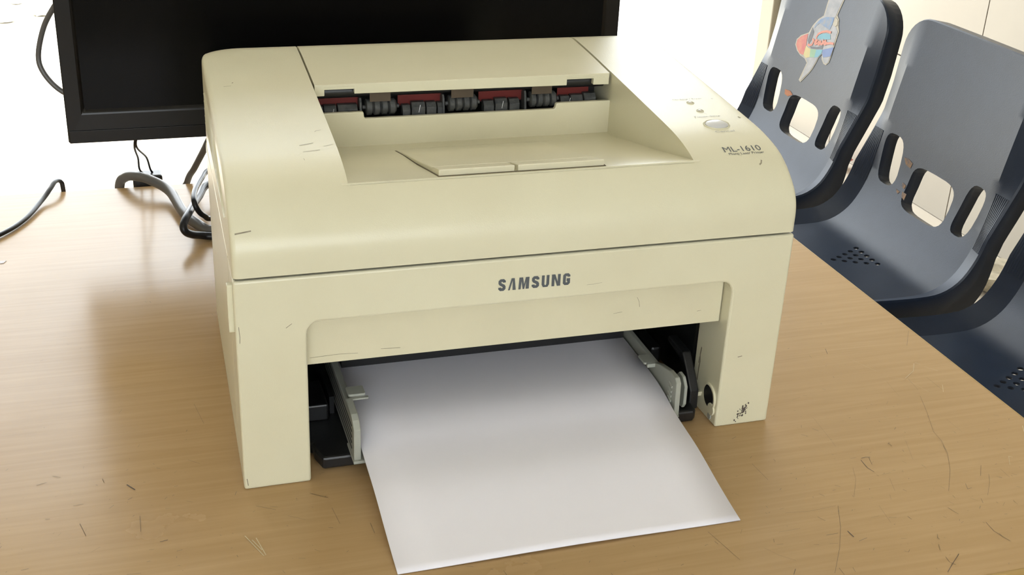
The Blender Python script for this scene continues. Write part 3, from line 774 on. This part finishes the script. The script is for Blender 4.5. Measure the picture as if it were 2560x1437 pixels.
# torn sticker on the far chair
def on_back(px, py, chy, lift):
    d = px_ray(px, py); best = None
    prev = None
    for i in range(len(cp)-1):
        A, B = cp[i], cp[i+1]
        if A.x < .05: continue
        # plane through the segment, parallel to y
        n = Vector((-(B.z-A.z), 0, B.x-A.x)).normalized(); o = Vector((CHX+A.x, chy, FLOOR+SEAT_Z+A.z))
        t = (o-CAM_C).dot(n)/d.dot(n); q = CAM_C+d*t
        z = q.z-FLOOR-SEAT_Z
        if A.z-1e-6 <= z <= B.z+1e-6 or (i == len(cp)-2 and z > B.z): best = q; break
    b = best.y-chy; return (b, CL[i]+(Vector((best.x-CHX, 0, best.z-FLOOR-SEAT_Z))-A).length)
KZ = 5.9875
def sticker_poly(name, poly, m, parent, lift, wd=None, chy=CHY+PITCH, px=None):
    pts = [on_back(*((x, y) if px else (1920+x/KZ, y/KZ)), chy, 0) for x, y in poly]
    off = Vector((CHX, chy, FLOOR+SEAT_Z)); bm = NB()
    if wd:
        stroke2(bm, pts, wd, lambda u, v: csurf(u, min(v, CT-.002), lift)+off)
    else:
        e = [(i, (i+1) % len(pts)) for i in range(len(pts))]
        ov, _, of, _, _, _ = delaunay_2d_cdt([Vector(p) for p in pts], e, [], 1, 1e-7)
        vm = [bm.verts.new(csurf(v.x, min(v.y, CT-.004), lift)+off) for v in ov]
        for f in of: bm.faces.new([vm[i] for i in f])
    return obj(name, bm, m, parent)
S_SIL = mat('sticker_silver', (.20, .19, .185), .4, .4, .35, 60, vcol=(.11, .11, .12)); S_EDGE = mat('sticker_edge', (.36, .32, .25), .6, .3, .1, 50)
S_RED = mat('sticker_red', (.36, .05, .04), .45, .3, .2, 60, vcol=(.42, .13, .06)); S_YEL = mat('sticker_yellow', (.40, .32, .11), .45, .3, .1, 60); S_GRN = mat('sticker_green', (.15, .27, .15), .45, .3, .1, 60)
S_CYN = mat('sticker_cyan', (.07, .24, .30), .45, .3, .1, 60); S_BLU = mat('sticker_blue', (.07, .12, .28), .45, .3, .1, 60); S_ORG = mat('sticker_orange', (.44, .13, .07), .45, .3, .1, 60)
S_SKY = mat('sticker_sky', (.06, .14, .28), .45, .3, .5, 90, vcol=(.17, .17, .17)); S_DRK = mat('sticker_dark', (.05, .05, .06), .45, .3, .5, 90)
OUTL = [(905,-130),(1140,-130),(1105,0),(1045,130),(1005,225),(1030,285),(1022,380),(1030,470),(1000,560),(965,670),(915,840),(905,860),(880,930),(830,970),(795,950),(765,880),(775,800),(720,860),(690,920),(640,1010),(580,1090),(450,1225),(425,1190),(490,1050),(545,935),(515,870),(450,820),(405,750),(385,660),(405,580),(470,520),(580,480),(640,370),(720,280),(800,225)]
cx, cy = 720, 600
st = sticker_poly('sticker', OUTL, S_EDGE, chairs[0], .0006); st['label'] = 'torn silver and rainbow sticker with orange script'
sticker_poly('sticker_face', [(922,-125),(1120,-125),(1088,0),(1028,130),(990,215),(975,250),(945,340),(985,400),(1010,470),(985,550),(950,665),(900,835),(868,930),(830,950),(805,935),(780,880),(790,790),(715,850),(630,1005),(570,1085),(450,1200),(505,1050),(560,935),(535,870),(470,815),(425,750),(402,660),(420,590),(480,535),(590,492),(655,375),(730,290),(812,232)], S_SIL, st, .0009)
sticker_poly('sticker_print', [(402,660),(420,590),(480,535),(575,497),(552,600),(545,670),(520,740),(500,820),(450,795),(420,740)], S_RED, st, .0012)
sticker_poly('sticker_print', [(545,672),(565,700),(605,725),(590,850),(535,862),(500,822),(522,740)], S_YEL, st, .0012)
sticker_poly('sticker_print', [(605,725),(690,735),(660,855),(590,850)], S_GRN, st, .0012)
sticker_poly('sticker_print', [(690,735),(785,738),(770,790),(715,848),(660,855)], S_CYN, st, .0012)
sticker_poly('sticker_print', [(785,738),(955,700),(905,838),(790,855),(778,800)], S_BLU, st, .0012)
sticker_poly('sticker_print', [(760,282),(830,250),(960,250),(930,360),(890,440),(820,395),(740,340),(660,420),(690,345)], S_SKY, st, .0012)
sticker_poly('sticker_print', [(640,400),(600,500),(565,600),(580,650),(620,600),(660,470)], S_DRK, st, .0012)
sticker_poly('sticker_print', [(600,690),(700,700),(800,670),(780,730),(690,730),(610,720)], S_DRK, st, .0012)
sticker_poly('sticker_print', [(940,350),(985,250),(1018,300),(1000,380),(960,390)], S_EDGE, st, .0012)
sticker_poly('sticker_print', [(700,560),(740,510),(840,490),(900,510),(905,580),(800,590)], S_CYN, st, .00125)
OR = [[(690,560),(720,505),(780,472),(850,462),(915,480)], [(640,575),(655,600),(630,660),(590,675),(568,655)], [(665,655),(690,620),(705,600),(690,590),(672,620),(680,655),(715,640)], [(735,600),(725,620),(750,635),(735,660),(715,655)], [(760,600),(755,650),(780,655),(795,605),(798,655)], [(840,595),(815,615),(845,635),(830,658),(805,655)], [(845,650),(900,640),(955,650)]]
S_TAN = mat('old_tape', (.22, .12, .05), .6, .2, .6, 150, vcol=(.05, .05, .06)); S_GUM = mat('orange_gum', (.36, .13, .05), .6, .2, .3, 150)
sticker_poly('tape_residue', [(1958,222),(1970,226),(1976,236),(1964,240),(1957,234)], S_GUM, chairs[0], .0006, px=True)
for pl in ([(2256,392),(2266,396),(2276,408),(2270,420),(2260,412)], [(2252,455),(2260,462),(2256,472),(2250,466)], [(2236,470),(2246,478),(2240,484)], [(2252,478),(2262,484),(2256,500),(2250,490)]):
    sticker_poly('tape_residue', pl, S_TAN, chairs[1], .0006, chy=CHY, px=True)
for ln in OR: sticker_poly('sticker_script', ln, S_ORG, st, .0016, .0042)

# ------------------------------------------------------------------ table scratches
bm = NB(); bl = NB(); bf = NB()
def tpt(px, py): p = px_on_z(px, py); return (p.x, p.y)
KS = 660/1253
def zt(x, y): return (1900+x*KS, 680+y*KS)
flat = lambda u, v: (u, v, .0003)
DARK = [([(310,365),(320,390)],2.5),([(705,280),(697,350)],1.2),([(480,885),(500,880),(522,880)],3.5),([(478,893),(510,930),(542,950)],3.0),([(515,880),(532,915)],1.5),([(760,590),(790,660),(820,750)],1.0),([(820,755),(860,800),(890,860),(902,940),(895,1040)],1.1),([(1048,918),(1047,968)],1.6),([(1072,1188),(1110,1230),(1188,1278)],2.0),([(890,1425),(920,1375),(943,1338)],2.5),([(880,1352),(900,1378),(930,1390)],1.8),([(415,1230),(445,1258)],4.5),([(470,1278),(508,1262)],2.0),([(370,1110),(382,1210),(378,1310),(355,1430)],1.3),([(120,1145),(240,1135),(360,1110)],.9),([(315,1250),(370,1240)],2.0),([(90,1235),(190,1218)],1.0),([(80,1295),(110,1292)],1.2),([(255,1295),(280,1296)],1.2),([(160,1437),(168,1410)],2.5),([(375,1405),(400,1437)],1.8),([(700,505),(750,560)],.9),([(790,500),(865,560)],1.0),([(1085,960),(1090,1000),(1080,1060)],1.0),([(1140,935),(1185,975)],1.0),([(975,1005),(985,1030),(1005,1025)],1.8),([(615,980),(640,1040)],.9),([(690,800),(725,890)],.7),([(440,930),(455,985),(445,1070)],.8),([(565,1110),(620,1190)],.8),([(330,1290),(370,1288)],1.0),([(20,1310),(90,1345),(170,1370)],.7),([(250,690),(330,790),(360,830)],.6),([(600,520),(660,590)],.6),([(885,700),(960,760)],.5),([(700,1160),(720,1175)],2.0),([(685,1325),(705,1330),(710,1318)],1.5)]
for ln, wpx in DARK: stroke2(bm, [tpt(*zt(*p)) for p in ln], wpx*.00011, flat)
DARK2 = [([(317,1212),(338,1225)],3.0),([(400,1355),(420,1350)],1.5),([(350,1290),(352,1330)],.8),([(200,1310),(215,1340)],1.0),([(640,1265),(690,1275)],.7),([(1770,1330),(1850,1400)],.7),([(1100,1405),(1150,1390)],.5),([(1390,1340),(1392,1342)],1.0),([(485,1010),(510,1060)],.5),([(1880,1160),(1920,1200)],.6),([(1740,1130),(1780,1165)],.6),([(830,1270),(850,1310)],.6),([(720,1290),(765,1300)],.5),([(240,1125),(270,1120)],.5),([(470,1150),(500,1160)],.5)]
for ln, wpx in DARK2: stroke2(bm, [tpt(*p) for p in ln], wpx*.00022, flat)
for k in range(900):                                   # fine wear over the working side of the top
    x = random.uniform(-.16, .52); y = random.uniform(-.18, .06) if random.random() < .8 else random.uniform(.06, .3)
    if random.random() > (1.0 if y < 0 else .45): continue
    a = random.uniform(0, math.pi); l = random.expovariate(1/.0016)+.0004
    stroke2(bf, [(x, y), (x+l*math.cos(a), y+l*math.sin(a))], random.uniform(.0001, .0003), flat)
PALE = [([(730,435),(728,470),(690,505)],2.5),([(735,432),(760,438)],1.5),([(780,450),(845,470)],.9),([(865,535),(870,570)],1.5),([(1200,880),(1180,875),(1185,915)],1.8),([(1245,730),(1253,760)],2.5),([(620,500),(700,512),(800,570)],.6),([(440,420),(560,475)],.5)]
for ln, wpx in PALE: stroke2(bl, [tpt(*zt(*p)) for p in ln], wpx*.00012, flat)
for ln in ([(612,1340),(660,1390)], [(640,1345),(665,1388)], [(630,1350),(655,1375)]): stroke2(bl, [tpt(*p) for p in ln], .0005, flat)
tag(obj('scratch_marks', bm, MARKD, tb), 'fine dark scratches and scuffs', kind='stuff')
tag(obj('scratch_marks', bl, MARKL, tb), 'pale scrapes', kind='stuff')
tag(obj('wear_specks', bf, MARKF, tb), 'fine grey wear specks', kind='stuff')

# ------------------------------------------------------------------ litter on the floor and outside
def crumple(name, loc, r, m, label, flatk=.35, seed=1):
    rnd = random.Random(seed); bm = NB(); bmesh.ops.create_icosphere(bm, subdivisions=2, radius=r)
    for v in bm.verts:
        k = rnd.uniform(.7, 1.25); v.co = Vector((v.co.x*k, v.co.y*k, v.co.z*k*flatk))
    zmin = min(v.co.z for v in bm.verts)
    for v in bm.verts: v.co += Vector((loc[0], loc[1], loc[2]-zmin))
    return tag(obj(name, bm, m, origin=loc), label, 'litter')
WRAP = mat('clear_wrapper', (.50, .44, .33), .3, .5, .3, 40, vcol=(.30, .26, .18)); PINK = mat('pink_wrapper', (.60, .22, .20), .5, .3, .1, 40); BRN = mat('brown_scrap', (.12, .08, .07), .7, .3, .3, 60)
q = px_on_z(2470, 715, FLOOR); crumple('plastic_wrapper', (q.x, q.y, FLOOR), .075, WRAP, 'crumpled clear plastic wrapper on the floor behind the chairs', .4, 3)
q = px_on_z(2512, 690, FLOOR); crumple('dark_scrap', (q.x, q.y, FLOOR), .018, BRN, 'small dark brown scrap on the floor beside the plastic wrapper', .5, 5)
q = px_on_z(2125, 408, FLOOR); crumple('pink_wrapper', (min(q.x, 1.93), q.y-.03, FLOOR), .045, PINK, 'small pink wrapper at the foot of the tiled wall', .6, 7)
STONE = mat('stone', (.58, .54, .46), .9, .1, .3, 40)
for i, (px, py, r, lab) in enumerate(((15, 52, .05, 'flat stone on the bright ground outside, the largest of three'), (100, 38, .035, 'low stone on the bright ground outside, second of three in size'), (40, 8, .028, 'smallest of three stones on the bright ground outside'))):
    q = px_on_z(px, py, FLOOR); crumple('stone', (q.x, q.y, FLOOR-.001), r, STONE, lab, .25, 11+i)
